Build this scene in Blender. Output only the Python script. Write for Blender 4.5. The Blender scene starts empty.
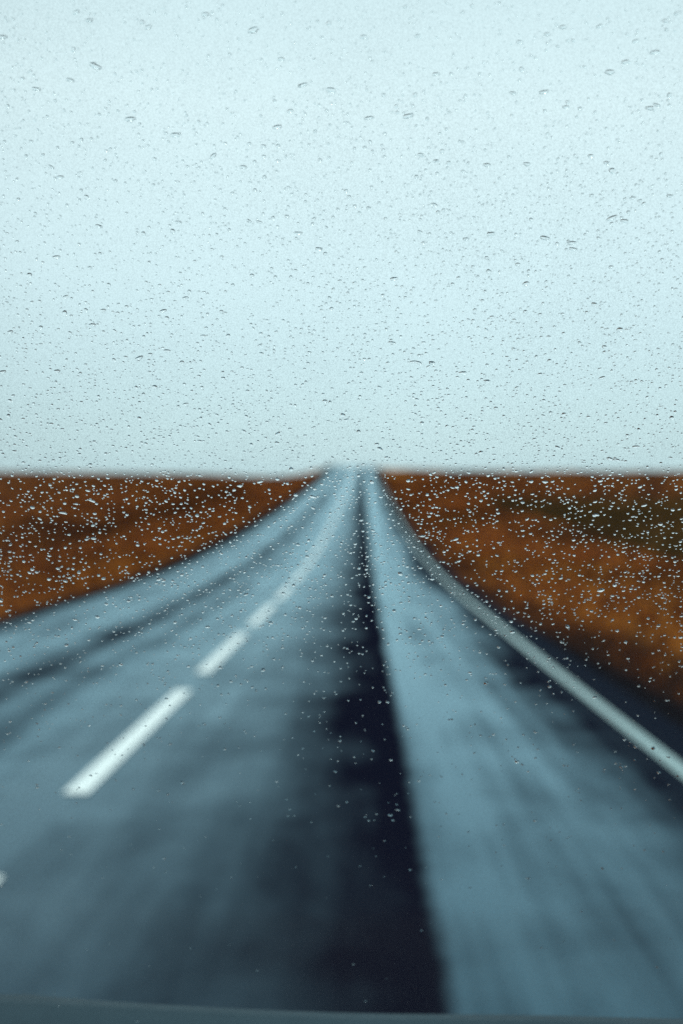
import bpy, bmesh, math, random
import numpy as np
from mathutils import Vector, Matrix, noise

random.seed(7)
rng = np.random.default_rng(11)
R = math.radians
sc = bpy.context.scene
col = sc.collection

# ------------------------------------------------------------------ helpers
def tag(o, label=None, cat=None, group=None, kind=None):
    if label: o['label'] = label
    if cat: o['category'] = cat
    if group: o['group'] = group
    if kind: o['kind'] = kind
    return o

def mesh_obj(name, verts, faces, mat=None, parent=None, smooth=True):
    me = bpy.data.meshes.new(name)
    me.from_pydata([tuple(v) for v in verts], [], faces)
    if mat: me.materials.append(mat)
    me.polygons.foreach_set('use_smooth', [smooth] * len(me.polygons))
    me.update()
    o = bpy.data.objects.new(name, me)
    col.objects.link(o)
    if parent: o.parent = parent
    return o

def array_mesh(name, V, loops, starts, totals, mat=None):
    """big mesh from numpy arrays"""
    me = bpy.data.meshes.new(name)
    me.vertices.add(len(V)); me.vertices.foreach_set('co', V.astype(np.float32).ravel())
    me.loops.add(len(loops)); me.loops.foreach_set('vertex_index', loops.astype(np.int32))
    me.polygons.add(len(starts))
    me.polygons.foreach_set('loop_start', starts.astype(np.int32))
    me.polygons.foreach_set('loop_total', totals.astype(np.int32))
    me.update(calc_edges=True)
    if mat: me.materials.append(mat)
    return me

class NT:
    """tiny node-tree writer"""
    def __init__(s, mat):
        mat.use_nodes = True
        s.t = mat.node_tree; s.t.nodes.clear()
    def n(s, typ, ins=None, **kw):
        nd = s.t.nodes.new(typ)
        for k, v in kw.items(): setattr(nd, k, v)
        for k, v in (ins or {}).items():
            if isinstance(v, bpy.types.NodeSocket): s.t.links.new(v, nd.inputs[k])
            else: nd.inputs[k].default_value = v
        return nd
    def math(s, op, a, b=0.0, clamp=False):
        return s.n('ShaderNodeMath', {0: a, 1: b}, operation=op, use_clamp=clamp).outputs[0]
    def noise(s, vec, scale, detail=3, rough=.55, dist=0.0):
        return s.n('ShaderNodeTexNoise', {'Vector': vec, 'Scale': scale, 'Detail': detail, 'Roughness': rough, 'Distortion': dist}).outputs[0]
    def vmul(s, vec, xyz):
        return s.n('ShaderNodeVectorMath', {0: vec, 1: xyz}, operation='MULTIPLY').outputs[0]
    def ramp(s, fac, stops, interp='LINEAR'):
        nd = s.n('ShaderNodeValToRGB', {0: fac})
        cr = nd.color_ramp; cr.interpolation = interp
        while len(cr.elements) < len(stops): cr.elements.new(.5)
        for e, (p, c) in zip(cr.elements, stops):
            e.position = p
            e.color = (c, c, c, 1) if not isinstance(c, (tuple, list)) else (*c, 1)
        return nd.outputs[0]
    def mix(s, fac, a, b):
        nd = s.n('ShaderNodeMix', data_type='RGBA')
        for i, v in ((0, fac), (6, a), (7, b)):
            if isinstance(v, bpy.types.NodeSocket): s.t.links.new(v, nd.inputs[i])
            else: nd.inputs[i].default_value = v if i == 0 else (*v, 1)
        return nd.outputs[2]
    def mapr(s, v, a, b, c, d, smooth=False):
        return s.n('ShaderNodeMapRange', {0: v, 1: a, 2: b, 3: c, 4: d}, interpolation_type='SMOOTHSTEP' if smooth else 'LINEAR').outputs[0]
    def out(s, sh):
        s.n('ShaderNodeOutputMaterial', {0: sh})

def mat(name): return bpy.data.materials.new(name)

# ------------------------------------------------------------------ the lie of the land
PROF = [(-60, 3.0), (-30, 1.51), (0, 0.0), (12, -.60), (18, -.87), (24, -1.07), (32, -1.19), (43, -1.16), (58, -.95), (75, -.62),
        (95, -.20), (115, .26), (135, 1.02), (150, 1.62), (165, 1.98), (185, 1.95), (250, .0), (400, -5.0), (800, -14.0), (4000, -60.0)]
_px = np.array([p[0] for p in PROF], float); _pz = np.array([p[1] for p in PROF], float)
_d = np.diff(_pz) / np.diff(_px)
_m = np.concatenate([[_d[0]], (_d[:-1] * np.diff(_px)[1:] + _d[1:] * np.diff(_px)[:-1]) / (np.diff(_px)[1:] + np.diff(_px)[:-1]), [_d[-1]]])
def prof(y):
    y = np.asarray(y, float)
    i = np.clip(np.searchsorted(_px, y) - 1, 0, len(_px) - 2)
    h = _px[i + 1] - _px[i]; t = np.clip((y - _px[i]) / h, 0, 1)
    return ((2*t**3 - 3*t**2 + 1) * _pz[i] + (t**3 - 2*t**2 + t) * h * _m[i] + (-2*t**3 + 3*t**2) * _pz[i+1] + (t**3 - t**2) * h * _m[i+1])

ROAD_L, ROAD_R = -4.75, 2.15
DASH_X, EDGE_X = -1.47, 1.79

# ------------------------------------------------------------------ materials
def asphalt():
    m = mat('wet_asphalt'); t = NT(m)
    P = t.n('ShaderNodeTexCoord').outputs['Object']
    X = t.n('ShaderNodeSeparateXYZ', {0: P}).outputs[0]
    # wander of the wheel tracks
    wob = t.noise(t.vmul(P, (.25, .12, 0)), 1.0, 2)
    Xw = t.math('ADD', X, t.math('MULTIPLY', t.math('SUBTRACT', wob, .5), .55))
    wob2 = t.noise(t.vmul(P, (.4, .35, 0)), 1.0, 2)
    Xs = t.math('ADD', X, t.math('MULTIPLY', t.math('SUBTRACT', wob2, .5), .10))
    Xs = t.math('ADD', Xs, t.math('MULTIPLY', t.math('SUBTRACT', t.noise(t.vmul(P, (9, 5, 0)), 1.0, 3), .5), .05))
    # how wet / polished the surface is across the road (0 matt dark seal, 1 wet film): worn tracks hold water
    def prof_ramp(x, stops):
        lo, hi = -5.0, 3.0
        return t.ramp(t.mapr(x, lo, hi, 0, 1), [((p - lo) / (hi - lo), v) for p, v in stops])
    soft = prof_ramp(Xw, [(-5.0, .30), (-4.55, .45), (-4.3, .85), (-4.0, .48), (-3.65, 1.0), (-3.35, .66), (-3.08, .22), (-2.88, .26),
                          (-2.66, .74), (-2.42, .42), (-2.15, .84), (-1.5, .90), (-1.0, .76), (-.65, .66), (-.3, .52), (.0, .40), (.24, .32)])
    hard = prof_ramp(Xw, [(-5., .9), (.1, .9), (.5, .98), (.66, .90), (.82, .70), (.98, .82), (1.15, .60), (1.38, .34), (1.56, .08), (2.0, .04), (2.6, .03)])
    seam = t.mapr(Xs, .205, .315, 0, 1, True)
    wet = t.n('ShaderNodeMix', {0: seam, 2: soft, 3: hard}, data_type='FLOAT').outputs[0]
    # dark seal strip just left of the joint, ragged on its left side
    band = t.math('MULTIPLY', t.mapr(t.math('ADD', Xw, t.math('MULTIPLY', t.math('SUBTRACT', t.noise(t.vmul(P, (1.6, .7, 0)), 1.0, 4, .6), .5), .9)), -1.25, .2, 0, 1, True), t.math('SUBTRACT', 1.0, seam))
    # longitudinal streaks and broader mottling
    st = t.noise(t.vmul(P, (4.0, .30, 0)), 1.0, 4, .6)
    quiet = t.math('MULTIPLY', t.mapr(X, 1.45, 1.7, 1.0, .0, True), t.math('SUBTRACT', 1.0, t.math('MULTIPLY', band, .5)))
    st2 = t.noise(t.vmul(P, (7.0, .10, 0)), 1.0, 3, .6)
    wet = t.math('ADD', wet, t.math('MULTIPLY', t.math('MULTIPLY', quiet, seam), t.math('MULTIPLY', t.math('SUBTRACT', st2, .5), .9)))
    mot = t.noise(t.vmul(P, (1.1, .75, 0)), 1.0, 4, .6, .5)
    mot2 = t.noise(t.vmul(P, (.35, 1.3, 0)), 1.0, 3, .5)
    wet = t.math('ADD', wet, t.math('MULTIPLY', quiet, t.math('MULTIPLY', t.math('SUBTRACT', st, .5), .85)))
    wet = t.math('ADD', wet, t.math('MULTIPLY', quiet, t.math('MULTIPLY', t.math('SUBTRACT', mot, .5), 1.15)))
    wet = t.math('ADD', wet, t.math('MULTIPLY', quiet, t.math('MULTIPLY', t.math('SUBTRACT', mot2, .5), .5)))
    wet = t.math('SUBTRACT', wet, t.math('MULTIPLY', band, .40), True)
    fine = t.noise(P, 90.0, 3, .7)
    # base colour darkened left of the joint, standing in for weaker sky reflection close by
    stone_falloff = t.mix(t.math('MAXIMUM', seam, t.mapr(Xw, -1.7, -2.3, 0, .6, True)), (.011, .036, .062), (.026, .082, .122))
    base = t.mix(t.math('POWER', wet, 1.45), (.0040, .0046, .0115), stone_falloff)
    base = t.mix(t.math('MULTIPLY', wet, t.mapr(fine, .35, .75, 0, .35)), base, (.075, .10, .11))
    rough = t.mapr(wet, 0, 1, .6, .14)
    spec = t.mapr(t.math('POWER', wet, 1.2), 0, 1, .0, 1.0)
    bump = t.n('ShaderNodeBump', {'Height': fine, 'Strength': .12, 'Distance': .003}).outputs[0]
    # damp stone under a thin bluish film of water
    b = t.n('ShaderNodeBsdfDiffuse', {'Color': base, 'Roughness': .6, 'Normal': bump})
    g = t.n('ShaderNodeBsdfGlossy', {'Color': (.70, .915, 1.0, 1), 'Roughness': rough, 'Normal': bump})
    fr = t.n('ShaderNodeFresnel', {'IOR': 1.46}).outputs[0]
    b = t.n('ShaderNodeMixShader', {0: t.math('MULTIPLY', fr, spec), 1: b.outputs[0], 2: g.outputs[0]})
    t.out(b.outputs[0]); return m

def paint(name, c, worn, rough=.35):
    m = mat(name); t = NT(m)
    P = t.n('ShaderNodeTexCoord').outputs['Object']
    a = t.noise(P, 35.0, 4, .7); b_ = t.noise(t.vmul(P, (3, .6, 1)), 1.0, 3)
    f = t.mapr(t.math('ADD', a, t.math('MULTIPLY', t.math('SUBTRACT', b_, .5), .6)), .5 - worn * .3 + .12, .5 + .35, 0, worn)
    base = t.mix(f, c, (.06, .075, .085))
    bs = t.n('ShaderNodeBsdfPrincipled', {'Base Color': base, 'Roughness': rough, 'Specular IOR Level': .4})
    t.out(bs.outputs[0]); return m

def moor():
    m = mat('moorland'); t = NT(m)
    P = t.n('ShaderNodeTexCoord').outputs['Object']
    sp = t.n('ShaderNodeSeparateXYZ', {0: P}); X, Y = sp.outputs[0], sp.outputs[1]
    big = t.noise(t.vmul(P, (.10, .05, 0)), 1.0, 4, .55, .6)
    mid = t.noise(t.vmul(P, (.35, .14, 0)), 1.0, 5, .6, .4)
    fine = t.noise(P, 5.0, 5, .7)
    c = t.ramp(t.math('ADD', big, t.math('MULTIPLY', t.math('SUBTRACT', mid, .5), 1.7)),
               [(.28, (.022, .010, .007)), (.42, (.072, .022, .008)), (.54, (.15, .043, .010)), (.70, (.24, .074, .013)), (.85, (.31, .11, .02))])
    # olive heath well out on the right, tawny grass near the right verge
    nz = t.math('MULTIPLY', t.math('SUBTRACT', mid, .5), 9.0)
    Xn = t.math('ADD', X, nz)
    ol = t.math('MULTIPLY', t.mapr(Xn, 6.5, 10.5, 0, 1, True), t.mapr(t.math('ADD', Y, nz), 60, 85, 1, 0, True))
    ol = t.math('MULTIPLY', ol, t.mapr(t.math('ADD', Y, nz), 24, 34, 0, 1, True))
    c = t.mix(t.math('MULTIPLY', ol, .8), c, t.ramp(mid, [(.3, (.022, .012, .006)), (.55, (.065, .034, .009)), (.75, (.09, .056, .012))]))
    tw = t.math('MULTIPLY', t.mapr(t.math('ADD', X, t.math('MULTIPLY', nz, .12)), 2.9, 3.9, 0, 1, True), t.mapr(Xn, 8.0, 4.5, 0, 1, True))
    c = t.mix(t.math('MULTIPLY', tw, .8), c, (.34, .108, .015))
    # tawny-orange strip on the left verge
    tl = t.math('MULTIPLY', t.mapr(t.math('ADD', X, t.math('MULTIPLY', nz, .12)), -5.5, -6.3, 0, 1, True), t.mapr(Xn, -11.0, -7.0, 0, 1, True))
    c = t.mix(t.math('MULTIPLY', tl, .65), c, (.33, .092, .012))
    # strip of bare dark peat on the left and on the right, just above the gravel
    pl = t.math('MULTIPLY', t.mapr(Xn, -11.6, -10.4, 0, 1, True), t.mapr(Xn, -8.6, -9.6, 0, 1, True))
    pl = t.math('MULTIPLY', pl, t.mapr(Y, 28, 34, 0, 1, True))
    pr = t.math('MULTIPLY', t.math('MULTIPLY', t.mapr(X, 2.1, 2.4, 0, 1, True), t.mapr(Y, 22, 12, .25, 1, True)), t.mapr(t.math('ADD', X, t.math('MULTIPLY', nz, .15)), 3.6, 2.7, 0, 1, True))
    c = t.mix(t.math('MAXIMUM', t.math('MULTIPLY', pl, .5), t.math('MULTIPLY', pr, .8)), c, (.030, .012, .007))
    # wet dark gravel shoulder
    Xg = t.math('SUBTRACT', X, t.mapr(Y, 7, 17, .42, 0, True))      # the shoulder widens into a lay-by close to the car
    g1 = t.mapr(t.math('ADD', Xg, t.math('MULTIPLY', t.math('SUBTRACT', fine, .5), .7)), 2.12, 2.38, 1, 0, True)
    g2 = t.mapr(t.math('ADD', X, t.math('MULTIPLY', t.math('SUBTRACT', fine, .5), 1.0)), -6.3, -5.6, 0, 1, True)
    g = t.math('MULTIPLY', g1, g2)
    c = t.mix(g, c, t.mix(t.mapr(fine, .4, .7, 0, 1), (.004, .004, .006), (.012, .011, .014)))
    c = t.mix(t.mapr(fine, .35, .65, .35, 0), c, (.012, .007, .005))
    bump = t.n('ShaderNodeBump', {'Height': fine, 'Strength': .6, 'Distance': .08}).outputs[0]
    bs = t.n('ShaderNodeBsdfPrincipled', {'Base Color': c, 'Roughness': .95, 'Specular IOR Level': .0, 'Normal': bump})
    t.out(bs.outputs[0]); return m

def grass_mat():
    m = mat('dry_grass'); t = NT(m)
    c = t.n('ShaderNodeAttribute', attribute_name='tone').outputs[0]
    d = t.n('ShaderNodeBsdfDiffuse', {0: c}); tr = t.n('ShaderNodeBsdfTranslucent', {0: c})
    t.out(t.n('ShaderNodeMixShader', {0: .3, 1: d.outputs[0], 2: tr.outputs[0]}).outputs[0]); return m

def water_mat():
    m = mat('rain_water'); t = NT(m)
    g = t.n('ShaderNodeBsdfGlass', {'Color': (1, 1, 1, 1), 'Roughness': 0.0, 'IOR': 1.333})
    t.out(g.outputs[0]); return m

def glass_mat():
    """clear laminated pane with fine dark noise painted over it to imitate film grain"""
    m = mat('windscreen_glass'); t = NT(m)
    P = t.n('ShaderNodeTexCoord').outputs['Object']
    tr = t.n('ShaderNodeBsdfTransparent', {0: (.90, .985, 1.0, 1)})
    gl = t.n('ShaderNodeBsdfGlossy', {0: (1, 1, 1, 1), 1: .02})
    fr = t.n('ShaderNodeFresnel', {0: 1.5})
    # a single sheet is two surfaces, so a little more than one Fresnel term, kept physical at grazing angles
    a = t.n('ShaderNodeMixShader', {0: t.math('MULTIPLY', fr.outputs[0], .12), 1: tr.outputs[0], 2: gl.outputs[0]})
    grain_noise = t.noise(P, 1500.0, 2, .8)  # pixel-sized noise mixed into the pane, imitating film grain
    grain_vary = t.noise(t.vmul(P, (6, 6, 6)), 1.0, 4, .6)  # broad variation in the strength of the painted grain
    f = t.mapr(grain_noise, .42, .64, 0, .25)
    f = t.math('MULTIPLY', f, t.mapr(grain_vary, .3, .7, .6, 1.2))
    df = t.n('ShaderNodeBsdfTranslucent', {0: (.055, .055, .065, 1)})
    t.out(t.n('ShaderNodeMixShader', {0: f, 1: a.outputs[0], 2: df.outputs[0]}).outputs[0]); return m

def plain(name, c, rough, spec=.5, metal=0.0, coat=0.0, nscale=40.0, amt=.15):
    m = mat(name); t = NT(m)
    P = t.n('ShaderNodeTexCoord').outputs['Object']
    f = t.noise(P, nscale, 3)
    base = t.mix(t.math('MULTIPLY', f, amt * 2), c, tuple(x * .5 for x in c))
    bs = t.n('ShaderNodeBsdfPrincipled', {'Base Color': base, 'Roughness': t.mapr(f, .3, .7, rough * .9, rough * 1.1), 'Specular IOR Level': spec, 'Metallic': metal, 'Coat Weight': coat, 'Coat Roughness': .08})
    t.out(bs.outputs[0]); return m

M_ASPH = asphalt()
M_WHITE = paint('white_road_paint', (.90, .92, .88), .12)
M_EDGE = paint('worn_road_paint', (.32, .44, .43), .55)
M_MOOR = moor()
M_GRASS = grass_mat()
M_WATER = water_mat()
M_GLASS = glass_mat()
M_BODY = plain('wet_car_paint', (.038, .066, .082), .6, .25, .0, .0)
M_BLACK = plain('black_trim', (.012, .012, .013), .6, .3)
M_DASH = plain('dashboard_plastic', (.02, .02, .022), .8, .2)

# ------------------------------------------------------------------ road
ys = np.concatenate([np.arange(-40, 60, .5), np.arange(60, 200, 1.0), np.arange(200, 420, 5.0)])
def strip(name, x0, x1, ya, yb, lift, m, parent=None, nx=1, crown=True):
    yy = [ya] + [y for y in ys if ya + .05 < y < yb - .05] + [yb]
    xs = np.linspace(x0, x1, nx + 1)
    V = []
    for y in yy:
        z = float(prof(y))
        for x in xs: V.append((x, y, z + lift))
    n = nx + 1
    F = [(i*n + j, i*n + j + 1, (i+1)*n + j + 1, (i+1)*n + j) for i in range(len(yy) - 1) for j in range(nx)]
    return mesh_obj(name, V, F, m, parent)
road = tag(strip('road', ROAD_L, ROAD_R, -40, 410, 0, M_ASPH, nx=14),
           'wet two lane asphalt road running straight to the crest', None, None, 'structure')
edge = strip('edge_line', EDGE_X - .047, EDGE_X + .047, -38, 400, .004, M_EDGE, road, 1)
y0 = 5.06 - 4.02 * 3
k = 0
while y0 < 200:
    ln = 2.84 if y0 < 4 else 3.1
    s = strip('centre_dash', DASH_X - .065, DASH_X + .065, y0, y0 + ln, .005, M_WHITE, road, 1)
    y0 += 4.02

# ------------------------------------------------------------------ moorland ground
gx = np.concatenate([-np.geomspace(900, 14, 40), np.arange(-13.5, -4.5, .4), np.linspace(-4.5, 2.2, 9), np.arange(2.5, 13.5, .4), np.geomspace(14, 900, 40)])
gy = np.concatenate([np.arange(-60, 0, 3.0), np.arange(0, 40, .6), np.arange(40, 120, 1.2), np.arange(120, 200, 2.0), np.geomspace(200, 3500, 50)])
def ground_z(x, y):
    z = float(prof(y))
    if x < ROAD_L: d = ROAD_L - x
    elif x > ROAD_R: d = x - ROAD_R
    else: return z - .06
    edge_ = min(1.0, d / .7)
    z -= .06 + .12 * math.sin(min(d / 2.4, 1.0) * math.pi)
    n1 = noise.noise(Vector((x * .09, y * .06, 3.3))); n2 = noise.noise(Vector((x * .45, y * .35, 9.1))); n3 = noise.noise(Vector((x * 1.7, y * 1.7, 5.0)))
    z += edge_ * (.35 * n1 * min(1, d / 6) + .16 * n2 * min(1, d / 2.5) + .05 * n3)
    far = max(0.0, min(1.0, (y - 90) / 55))
    # the moor rolls off a little beside the road's crest, with a low bank on each shoulder there
    if x < ROAD_L:
        z += far * (.62 * math.exp(-((d - .8) / .8) ** 2) - 1.05 * min(1, d / 6) * math.exp(-max(0, d - 13) / 26) - .62 * min(1, d / 10))
        z += .25 * min(1, max(0, d - 1.5) / 4) * (1 - far)
    else:
        z += far * (-.62 * min(1, d / 3) - .20 * min(1, d / 30)) + .12 * min(1, max(0, d - 1.2) / 3) * (1 - far)
    return z
V = [(x, y, ground_z(x, y)) for y in gy for x in gx]
n = len(gx)
F = [(i*n + j, i*n + j + 1, (i+1)*n + j + 1, (i+1)*n + j) for i in range(len(gy) - 1) for j in range(n - 1)]
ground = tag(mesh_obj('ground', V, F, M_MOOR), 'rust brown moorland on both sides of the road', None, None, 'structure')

# ------------------------------------------------------------------ dry grass on the verges
def grass():
    N = 34000
    side = rng.random(N) < .5
    d = .35 + rng.gamma(1.3, 5.5, N)
    y = 4 + 120 * rng.random(N) ** 1.5
    x = np.where(side, ROAD_L - .95 - d, ROAD_R + .12 + d)
    keep = d < 40
    x, y, d, side = x[keep], y[keep], d[keep], side[keep]
    N = len(x)
    V = np.zeros((N, 5, 3, 3)); C = np.zeros((N, 5, 3, 4))
    pal = np.array([(.20, .053, .012), (.30, .086, .015), (.11, .029, .009), (.34, .125, .024), (.045, .017, .009)])
    for i in range(N):
        z = ground_z(x[i], y[i])
        nn = noise.noise(Vector((x[i] * .3, y[i] * .13, 1.7))) + .35 * noise.noise(Vector((x[i] * 1.1, y[i] * .8, 7.7)))
        h0 = (.10 + .16 * random.random()) * (1.0 + .6 * nn) * (0.6 + .4 * min(1, d[i] / 1.5)) * (1 + y[i] / 130)
        c = pal[int(rng.choice(5, p=(.33, .22, .22, .10, .13)))] * np.clip(1 + 1.1 * nn, .3, 1.6)
        dk = 0.0
        if not side[i]: dk = max(0, min(1, (3.3 + .8 * nn - x[i]) / .8)) * min(1, max(.25, (22 - y[i]) / 10))
        elif y[i] > 30: dk = max(0, min(1, 1.6 - abs(x[i] + 10.1 + 1.5 * nn) / 1.0))
        c = c * (1 - .5 * dk)
        if not side[i] and x[i] > 8.5 and 26 < y[i] < 70: c = np.array((.065, .036, .009)) * random.uniform(.5, 1.4)
        for b in range(5):
            a = random.random() * 6.283; r = random.random() * .10 * (1 + y[i] / 60); w = .008 * (1 + y[i] / 25)
            bx, by = x[i] + r * math.cos(a), y[i] + r * math.sin(a)
            lean = random.uniform(.1, .7) * h0; la = random.random() * 6.283
            px, py = -math.sin(la) * w, math.cos(la) * w
            h = h0 * random.uniform(.6, 1.2)
            V[i, b] = ((bx - px, by - py, z - .02), (bx + px, by + py, z - .02), (bx + lean * math.cos(la), by + lean * math.sin(la), z + h))
            C[i, b, :, :3] = np.clip(c * random.uniform(.7, 1.25), .004, 1); C[i, b, :, 3] = 1
    V = V.reshape(-1, 3); nt = len(V) // 3
    me = array_mesh('moor_grass', V, np.arange(len(V)), np.arange(nt) * 3, np.full(nt, 3), M_GRASS)
    ca = me.color_attributes.new('tone', 'FLOAT_COLOR', 'POINT')
    ca.data.foreach_set('color', C.reshape(-1).astype(np.float32))
    o = bpy.data.objects.new('moor_grass', me); col.objects.link(o)
    tag(o, 'short dry tawny grass growing over the moor beside the road', 'grass', None, 'stuff')
grass()

# ------------------------------------------------------------------ the car one looks out of
SLOPE = math.atan(.0503)
car = bpy.data.objects.new('car', None); col.objects.link(car)
car.rotation_euler = (-SLOPE, 0, 0)
tag(car, 'car whose rain specked windscreen and bonnet edge we look over', 'car')
CM = Matrix.Rotation(-SLOPE, 4, 'X')
EYE = Vector((0, 0, 1.4))
ALPHA, DIST, BOW = R(70), .62, 3.2
dn = Vector((0, math.cos(ALPHA), -math.sin(ALPHA)))      # down the glass
nrm = Vector((0, math.sin(ALPHA), math.cos(ALPHA)))       # out of the glass
GC = EYE + Vector((0, DIST, 0))
def glass_pt(u, v, off=0.0):
    """u across, v down the glass; gently bowed like a real screen"""
    n_ = (nrm + Vector((u / BOW, 0, 0))).normalized()
    return GC + Vector((u, 0, 0)) + dn * v - nrm * (u * u / (2 * BOW)) + n_ * off, n_
V_TOP, V_BOT, HALF = -.44, .48, .68
def pane(name, m, off, ushape=(HALF - .10, HALF), nu=28, nv=16, v0=V_TOP, v1=V_BOT, thick=0.0):
    vs = np.linspace(v0, v1, nv + 1); V = []
    for v in vs:
        f = (v - V_TOP) / (V_BOT - V_TOP); hw = ushape[0] * (1 - f) + ushape[1] * f
        for u in np.linspace(-hw, hw, nu + 1): V.append(glass_pt(u, v, off)[0])
    n = nu + 1
    F = [(i*n + j, i*n + j + 1, (i+1)*n + j + 1, (i+1)*n + j) for i in range(nv) for j in range(nu)]
    return mesh_obj(name, V, F, m, car)
wind = pane('windscreen', M_GLASS, 0.0)

def tube(name, pts, w, h, m, parent=None):
    """a rounded bar along pts"""
    V, F = [], []
    k = 10
    for i, p in enumerate(pts):
        a = pts[max(0, i-1)]; b = pts[min(len(pts)-1, i+1)]
        t_ = (b - a).normalized(); s = t_.cross(nrm).normalized(); q = s.cross(t_)
        for j in range(k):
            an = 2 * math.pi * j / k
            V.append(p + s * (w * math.copysign(abs(math.cos(an)) ** .7, math.cos(an))) + q * (h * math.copysign(abs(math.sin(an)) ** .7, math.sin(an))))
    for i in range(len(pts) - 1):
        for j in range(k): F.append((i*k + j, i*k + (j+1) % k, (i+1)*k + (j+1) % k, (i+1)*k + j))
    F.append(tuple(range(k - 1, -1, -1))); F.append(tuple((len(pts) - 1) * k + j for j in range(k)))
    return mesh_obj(name, V, F, m, parent)
for s in (-1, 1):
    tube('windscreen_pillar', [glass_pt(s * (HALF - .10 + .10 * f + .035), V_TOP + (V_BOT - V_TOP) * f, -.02)[0] for f in np.linspace(-.04, 1.05, 12)], .04, .035, M_BODY, car)
tube('roof_header', [glass_pt(u, V_TOP - .03, -.03)[0] for u in np.linspace(-.64, .64, 14)], .05, .04, M_BODY, car)
# bonnet: rises a little from the cowl, two pressed ridges, then falls steeply away to the nose
def bonnet():
    nu, nv = 48, 26
    V = []
    for i in range(-3, nv + 1):
        f = max(0, i) / nv; lip = max(0, -i) / 3        # the rear edge rolls down toward the scuttle
        for j in range(nu + 1):
            u = -0.78 + 1.56 * j / nu
            p, _ = glass_pt(u, 0)
            y = .835 - .10 * (u / .7) ** 2 + f * .78
            z = .988 - .02 * (u / .6) ** 2 + -.006 * math.exp(-(u / .18) ** 2) + .026 * math.exp(-((u + .42) / .22) ** 2) + .004 * math.exp(-((u - .36) / .2) ** 2)
            z += .006 * math.sin(min(1, f * 8) * 3.14) - .62 * f ** 1.15 - .25 * max(0, f - .6) ** 2
            # pressed feature ridges converging on the nose
            for s_ in (-1, 1):
                z += .012 * math.exp(-((u - s_ * (.30 - .05 * f)) / .05) ** 2) * min(1, f * 6)
            z -= .35 * max(0, abs(u) - .6) ** 1.6
            V.append((u, y - .05 * lip, z - .034 * lip ** 1.4))
    n = nu + 1
    F = [(i*n + j, i*n + j + 1, (i+1)*n + j + 1, (i+1)*n + j) for i in range(nv + 3) for j in range(nu)]
    o = mesh_obj('bonnet', V, F, M_BODY, car)
    md = o.modifiers.new('Solidify', 'SOLIDIFY'); md.thickness = .012; md.offset = -1
    return o
bonnet()
# cowl under the foot of the glass, and the dashboard inside it
def sheet(name, rows, m):
    V, F = [], []
    n = len(rows[0])
    for r in rows: V += r
    for i in range(len(rows) - 1):
        for j in range(n - 1): F.append((i*n + j, i*n + j + 1, (i+1)*n + j + 1, (i+1)*n + j))
    o = mesh_obj(name, V, F, m, car)
    md = o.modifiers.new('Solidify', 'SOLIDIFY'); md.thickness = .01; md.offset = -1
    return o
us = np.linspace(-.70, .70, 29)
sheet('cowl', [[tuple(glass_pt(u, V_BOT + .005, -.004)[0]) for u in us],
               [tuple(glass_pt(u, V_BOT + .03, -.02)[0]) for u in us],
               [tuple(glass_pt(u, V_BOT + .08, -.04)[0]) for u in us]], M_BLACK)
sheet('dashboard', [[tuple(glass_pt(u, V_BOT - .01, -.02)[0]) for u in us],
                    [tuple(glass_pt(u, V_BOT - .06, -.10)[0] + Vector((0, 0, -.015))) for u in us],
                    [(u, .42, .80) for u in us], [(u, .34, .72) for u in us], [(u, .36, .45) for u in us]], M_DASH)

# ------------------------------------------------------------------ camera
PITCH, YAW, FPX = math.atan(42 / 995.0), math.atan(21.5 / 995.0), 995.0
cam = bpy.data.cameras.new('camera'); co = bpy.data.objects.new('camera', cam); col.objects.link(co)
co.location = CM @ EYE
co.rotation_euler = (math.pi / 2 - PITCH, 0, YAW)
cam.sensor_fit = 'VERTICAL'; cam.sensor_height = 36.0; cam.sensor_width = 24.0
cam.lens = 36.0 * FPX / 1024.0
cam.clip_start = .02; cam.clip_end = 9000
cam.dof.use_dof = True; cam.dof.focus_distance = .60
cam.dof.aperture_fstop = cam.lens / 9.4
cam.dof.aperture_blades = 0
sc.camera = co
CR = co.rotation_euler.to_matrix()
CARI = CM.inverted()
def pix_to_glass(px, py):
    """where the sight line through a pixel meets the windscreen (car coordinates u, v)"""
    d = CARI.to_3x3() @ (CR @ Vector((px - 341.5, -(py - 512.0), -FPX)).normalized())
    t = (GC - EYE).dot(nrm) / d.dot(nrm)
    for _ in range(4):
        q = EYE + d * t - GC
        u = q.x; e = q.dot(nrm) + u * u / (2 * BOW)
        t -= e / d.dot(nrm)
    q = EYE + d * t - GC
    return q.x, q.dot(dn)
def glass_to_pix(u, v):
    p = CR.inverted() @ (CM.to_3x3() @ (glass_pt(u, v)[0] - EYE))
    return 341.5 + FPX * p.x / -p.z, 512.0 - FPX * p.y / -p.z, -p.z

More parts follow.
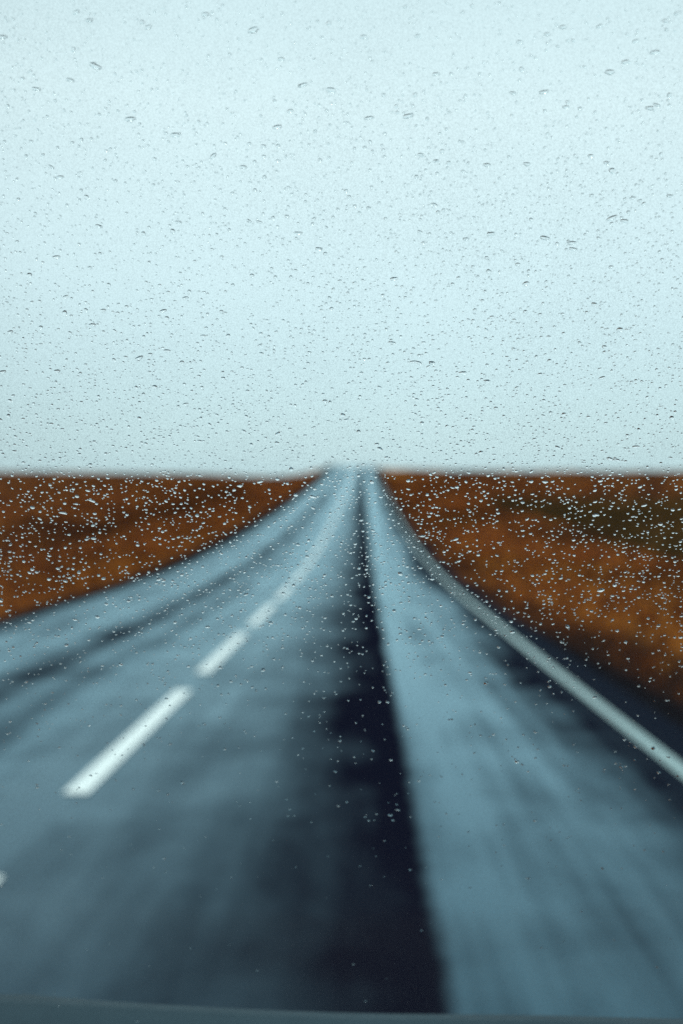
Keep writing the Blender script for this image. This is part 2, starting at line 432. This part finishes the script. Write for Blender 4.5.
# ------------------------------------------------------------------ rain on the glass
NS, NR = 18, 6
def drop_shape(seed, theta):
    """a bead of water: irregular outline, rounded cap (theta = contact angle), flat foot; unit radius"""
    rr = np.random.default_rng(seed)
    ph = np.arange(NS) / NS * 2 * np.pi
    out = np.ones(NS)
    for kk, am in ((2, .13), (3, .09), (4, .05), (5, .03)): out += am * rr.random() * np.cos(kk * ph + rr.random() * 6.28)
    Rs = 1 / math.sin(theta); zc = -Rs * math.cos(theta)
    sag = rr.uniform(-.05, .16)
    V = [(0, sag * .6, Rs + zc)]
    rings = [math.sin(theta * (i + 1) / NR) / math.sin(theta) for i in range(NR)]
    for i, rho in enumerate(rings):
        z = math.sqrt(max(0, Rs*Rs - rho*rho)) + zc if i < NR - 1 else 0.0
        for j in range(NS):
            o_ = 1 + (out[j] - 1) * rho
            V.append((rho * o_ * math.cos(ph[j]), rho * o_ * math.sin(ph[j]) + sag * .6 * (1 - rho * rho), z))
    F = [(0, 1 + j, 1 + (j+1) % NS) for j in range(NS)]
    for i in range(NR - 1):
        a, b = 1 + i*NS, 1 + (i+1)*NS
        F += [(a + j, b + j, b + (j+1) % NS, a + (j+1) % NS) for j in range(NS)]
    base = len(V)
    last = 1 + (NR-1)*NS
    V += [V[last + j] for j in range(NS)]                    # the flat foot keeps its own crisp edge
    F.append(tuple(base + j for j in range(NS - 1, -1, -1)))
    return np.array(V), F
SHAPES = [drop_shape(100 + i, R(random.uniform(40, 54))) for i in range(14)] + [drop_shape(200 + i, R(random.uniform(56, 64))) for i in range(10)]
def pick(v):      # plumper beads higher up the glass
    return int(rng.integers(14)) if rng.random() > float(np.interp(v, (-.22, .0), (.9, .25))) else 14 + int(rng.integers(10))

# density (drops per square metre of glass) against picture height, thinning toward the foot of the screen
def density(py):
    return np.interp(py, [-200, 0, 100, 200, 300, 400, 470, 560, 620, 690, 760, 830, 900, 1024],
                         [2.8e4, 3.6e4, 4.8e4, 6.2e4, 7.4e4, 8.6e4, 9.0e4, 7.8e4, 4.2e4, 1.3e4, 5.5e3, 3.0e3, 8.0e2, 3.0e2])
drops = []           # (u, v, radius, rot, shape, stretch)
hand = [(76,12,2),(205,14,2.1),(253,30,2.9),(95,66,3),(36,89,2.1),(70,80,2),(130,119,2.7),(303,85,2.2),(331,90,2.7),(277,127,2.3),(281,59,1.9),
        (148,27,2.0),(89,20,1.9),(2,37,2.3),(290,111,1.9),(175,135,2.6),(213,156,2.1),(243,167,2.1),(51,167,1.7),(60,177,1.8),(249,221,1.6),
        (259,222,1.6),(98,226,1.8),(178,222,1.6),(298,233,1.9),(319,249,2.1),(364,37,2.2),(418,36,1.9),(520,42,1.9),(547,34,1.7),(563,27,2),
        (600,26,1.8),(610,72,2.6),(626,62,2.3),(655,52,2.1),(636,41,1.9),(657,105,1.8),(436,74,1.9),(544,92,2.3),(513,93,1.8),(566,107,1.8),
        (650,108,2.2),(408,116,2.7),(369,118,2.2),(421,155,2),(436,161,1.8),(487,165,2.1),(527,164,2),(607,163,1.9),(591,156,1.8),(612,218,2.5),
        (625,221,2.2),(545,238,2.5),(572,243,2.4),(573,249,2),(491,234,2.3),(466,239,1.8),(420,232,1.7),(435,205,1.7),(670,196,1.7),(633,198,1.6),
        (56,257,1.9),(163,311,2),(92,325,2),(10,332,1.8),(167,351,2),(139,358,2.2),(2,372,2.1),(203,336,1.6),(185,298,1.7),
        (392,343,2.0),(413,362,1.9),(419,363,1.9),(432,363,2.1),(463,373,2.2),(487,381,1.8),(602,378,1.9),(610,459,2.0),(617,460,1.8),(636,447,2.0),
        (545,482,1.8),(596,515,1.9),(63,513,1.9),(92,501,1.8),(313,497,2.0),(240,486,1.8),(260,482,1.8)]
def unstretch(): return 1.10 + abs(rng.normal(0, .24))
for px, py, r in hand:
    u, v = pix_to_glass(px, py)
    drops.append((u, v, r * .00062, rng.normal(0, .25), 14 + int(rng.integers(10)), 1.75 + abs(rng.normal(.1, .25))))
UH = .56
cells = {}
NT_TRY = int(2 * UH * (V_BOT - V_TOP - .04) * 1.12e5)
uu = rng.uniform(-UH, UH, NT_TRY); vv = rng.uniform(V_TOP + .02, V_BOT - .02, NT_TRY); acc = rng.random(NT_TRY)
for u, v, a in zip(uu, vv, acc):
    px, py, dep = glass_to_pix(0.0, v)
    clump = .55 + 1.1 * (noise.noise(Vector((u * 22, v * 22, 4.4))) * .5 + .5) 
    clump *= .7 + .6 * (noise.noise(Vector((u * 70, v * 70, 8.4))) + .5)
    # the right-hand side of the screen near the scuttle took a little more spray
    clump *= 1 + .5 * max(0, min(1, (u - .05) / .25)) * max(0, min(1, (v + .02) / .1))
    if a > density(py) * clump / 1.12e5: continue
    r = .00062 * math.exp(rng.normal(0, .33)) * float(np.interp(v, (-.3, -.12, .05, .3), (.76, .86, .84, .80)))
    r = min(max(r, .00032), .0016)
    ok = True
    ck = (int(u // .004), int(v // .004))
    for a_ in (-1, 0, 1):
        for b_ in (-1, 0, 1):
            for (u2, v2, r2) in cells.get((ck[0] + a_, ck[1] + b_), ()):
                if (u - u2) ** 2 + (v - v2) ** 2 < ((r + r2) * 1.25) ** 2: ok = False
    if not ok: continue
    cells.setdefault(ck, []).append((u, v, r))
    drops.append((u, v, r, rng.normal(0, .35), pick(v), unstretch()))
    if rng.random() < .10:        # a satellite bead beside it
        an = rng.uniform(0, 6.28); r2 = r * rng.uniform(.35, .7); q = (r + r2) * 1.25
        drops.append((u + q * math.cos(an), v + q * math.sin(an), r2, rng.normal(0, .5), pick(v), 1.0))

GAP = .0003
def drop_matrix(u, v, r, rot, st):
    p, n_ = glass_pt(u, v, GAP)
    x = Vector((1, 0, 0)); x = (x - n_ * x.dot(n_)).normalized(); y = n_.cross(x)
    ca, sa = math.cos(rot), math.sin(rot)
    x2, y2 = x * ca + y * sa, y * ca - x * sa
    s1, s2, s3 = r * st, r / math.sqrt(st), r
    Mx = Matrix(((x2.x*s1, y2.x*s2, n_.x*s3, p.x), (x2.y*s1, y2.y*s2, n_.y*s3, p.y), (x2.z*s1, y2.z*s2, n_.z*s3, p.z), (0, 0, 0, 1)))
    return CM @ Mx

# which show largest
vis = []
for i, d in enumerate(drops):
    px, py, dep = glass_to_pix(d[0], d[1])
    if -2 < px < 685 and -2 < py < 1026: vis.append((d[2] * (d[5] ** .25) / dep, i, px, py))
vis.sort(reverse=True)
single = {i: (px, py) for _, i, px, py in vis[:300]}
print('drops', len(drops), 'in view', len(vis))
protos = []
for k, (V, F) in enumerate(SHAPES):
    me = bpy.data.meshes.new('raindrop'); me.from_pydata([tuple(v) for v in V], [], F); me.materials.append(M_WATER)
    sm = [True] * len(F); sm[-1] = False
    me.polygons.foreach_set('use_smooth', sm); me.update(); protos.append(me)
UNIQUE = {}
for i, (px, py) in single.items():
    u, v, r, rot, sh, st = drops[i]
    o = bpy.data.objects.new('raindrop', protos[sh]); col.objects.link(o)
    o.matrix_world = drop_matrix(u, v, r, rot, st)
    if py < 160: lab, g = 'large flattened raindrop on the windscreen before the brightest upper sky', 'raindrops before the upper sky'
    elif py < 330: lab, g = 'larger raindrop with dark top edge before the middle of the sky', 'raindrops before the middle sky'
    elif py < 470: lab, g = 'larger dark raindrop on the windscreen before the sky just over the moor', 'raindrops before the lower sky'
    elif px < 325: lab, g = 'larger bright raindrop on the windscreen before the left rusty moor and lane', 'raindrops before the left moor and lane'
    elif px > 388: lab, g = 'larger bright raindrop on the windscreen before the right moor and white edge line', 'raindrops before the right moor and edge line'
    else: lab, g = 'larger raindrop on the windscreen before the dark strip of the road', 'raindrops before the road'
    tag(o, lab, 'raindrop', g)
# all the finer beads in one sheet of spray
nv_, rest = len(SHAPES[0][0]), [i for i in range(len(drops)) if i not in single]
allV = np.zeros((len(rest), nv_, 3))
F0 = SHAPES[0][1]
fl = np.array([x for f in F0 for x in f]); ft = np.array([len(f) for f in F0])
for k, i in enumerate(rest):
    u, v, r, rot, sh, st = drops[i]
    A = np.array(drop_matrix(u, v, r, rot, st))
    allV[k] = SHAPES[sh][0] @ A[:3, :3].T + A[:3, 3]
L = (fl[None, :] + (np.arange(len(rest)) * nv_)[:, None]).ravel()
T = np.tile(ft, len(rest)); S = np.concatenate([[0], np.cumsum(T)[:-1]])
me = array_mesh('fine_raindrops', allV.reshape(-1, 3), L, S, T, M_WATER)
smf = np.ones(len(F0), bool); smf[-1] = False
me.polygons.foreach_set('use_smooth', np.tile(smf, len(rest)))
o = bpy.data.objects.new('fine_raindrops', me); col.objects.link(o)
tag(o, 'fine spray of small raindrops over the whole windscreen', 'raindrops', None, 'stuff')

# ------------------------------------------------------------------ sky and light
SUN_EL, SUN_AZ = R(48), R(200)      # veiled sun high behind the car
w = bpy.data.worlds.new('World'); sc.world = w; w.use_nodes = True
t = NT(w)
sky = t.n('ShaderNodeTexSky', sky_type='NISHITA', sun_disc=False, sun_elevation=SUN_EL, sun_rotation=SUN_AZ)
bg1 = t.n('ShaderNodeBackground', {0: sky.outputs[0], 1: .08})
D = t.n('ShaderNodeTexCoord').outputs['Generated']
Z = t.n('ShaderNodeSeparateXYZ', {0: t.n('ShaderNodeVectorMath', {0: D}, operation='NORMALIZE').outputs[0]}).outputs[2]
cl = t.noise(t.vmul(D, (1.2, 1.2, 3.0)), 1.0, 4, .5, .3)
Zn = t.math('ADD', Z, t.math('MULTIPLY', t.math('SUBTRACT', cl, .5), .10))
ov = t.ramp(Zn, [(0.0, (.59, .755, .785)), (.08, (.64, .795, .82)), (.20, (.725, .87, .89)), (.34, (.785, .915, .925)), (.46, (.70, .84, .86)), (.62, (.74, .97, 1.0)), (1.0, (.95, 1.2, 1.28))])
# brighter patch put into the sky ahead, standing in for lens corner darkening
gd = Vector((.04, math.cos(R(19)), math.sin(R(19)))).normalized()
dt = t.n('ShaderNodeVectorMath', {0: t.n('ShaderNodeVectorMath', {0: D}, operation='NORMALIZE').outputs[0], 1: tuple(gd)}, operation='DOT_PRODUCT').outputs['Value']
glow = t.mapr(dt, math.cos(R(36)), 1.0, 0, .24, True)
bg2 = t.n('ShaderNodeBackground', {0: ov, 1: t.math('ADD', glow, .965)})
t.n('ShaderNodeOutputWorld', {0: t.n('ShaderNodeMixShader', {0: .88, 1: bg1.outputs[0], 2: bg2.outputs[0]}).outputs[0]})
sl = bpy.data.lights.new('sun', 'SUN'); sl.energy = 1.5; sl.angle = R(30); sl.color = (1, .96, .9)
so = bpy.data.objects.new('sun', sl); col.objects.link(so)
sd = Vector((math.sin(SUN_AZ) * math.cos(SUN_EL), math.cos(SUN_AZ) * math.cos(SUN_EL), math.sin(SUN_EL)))
so.rotation_euler = sd.to_track_quat('Z', 'Y').to_euler()

# ------------------------------------------------------------------ render look
vs = sc.view_settings
vs.view_transform = 'Standard'; vs.look = 'None'; vs.gamma = 1.0; vs.exposure = 0.0; vs.use_curve_mapping = False
cy = sc.cycles
cy.use_denoising = False
cy.max_bounces = 14; cy.transmission_bounces = 12; cy.transparent_max_bounces = 12
cy.caustics_reflective = False; cy.caustics_refractive = False
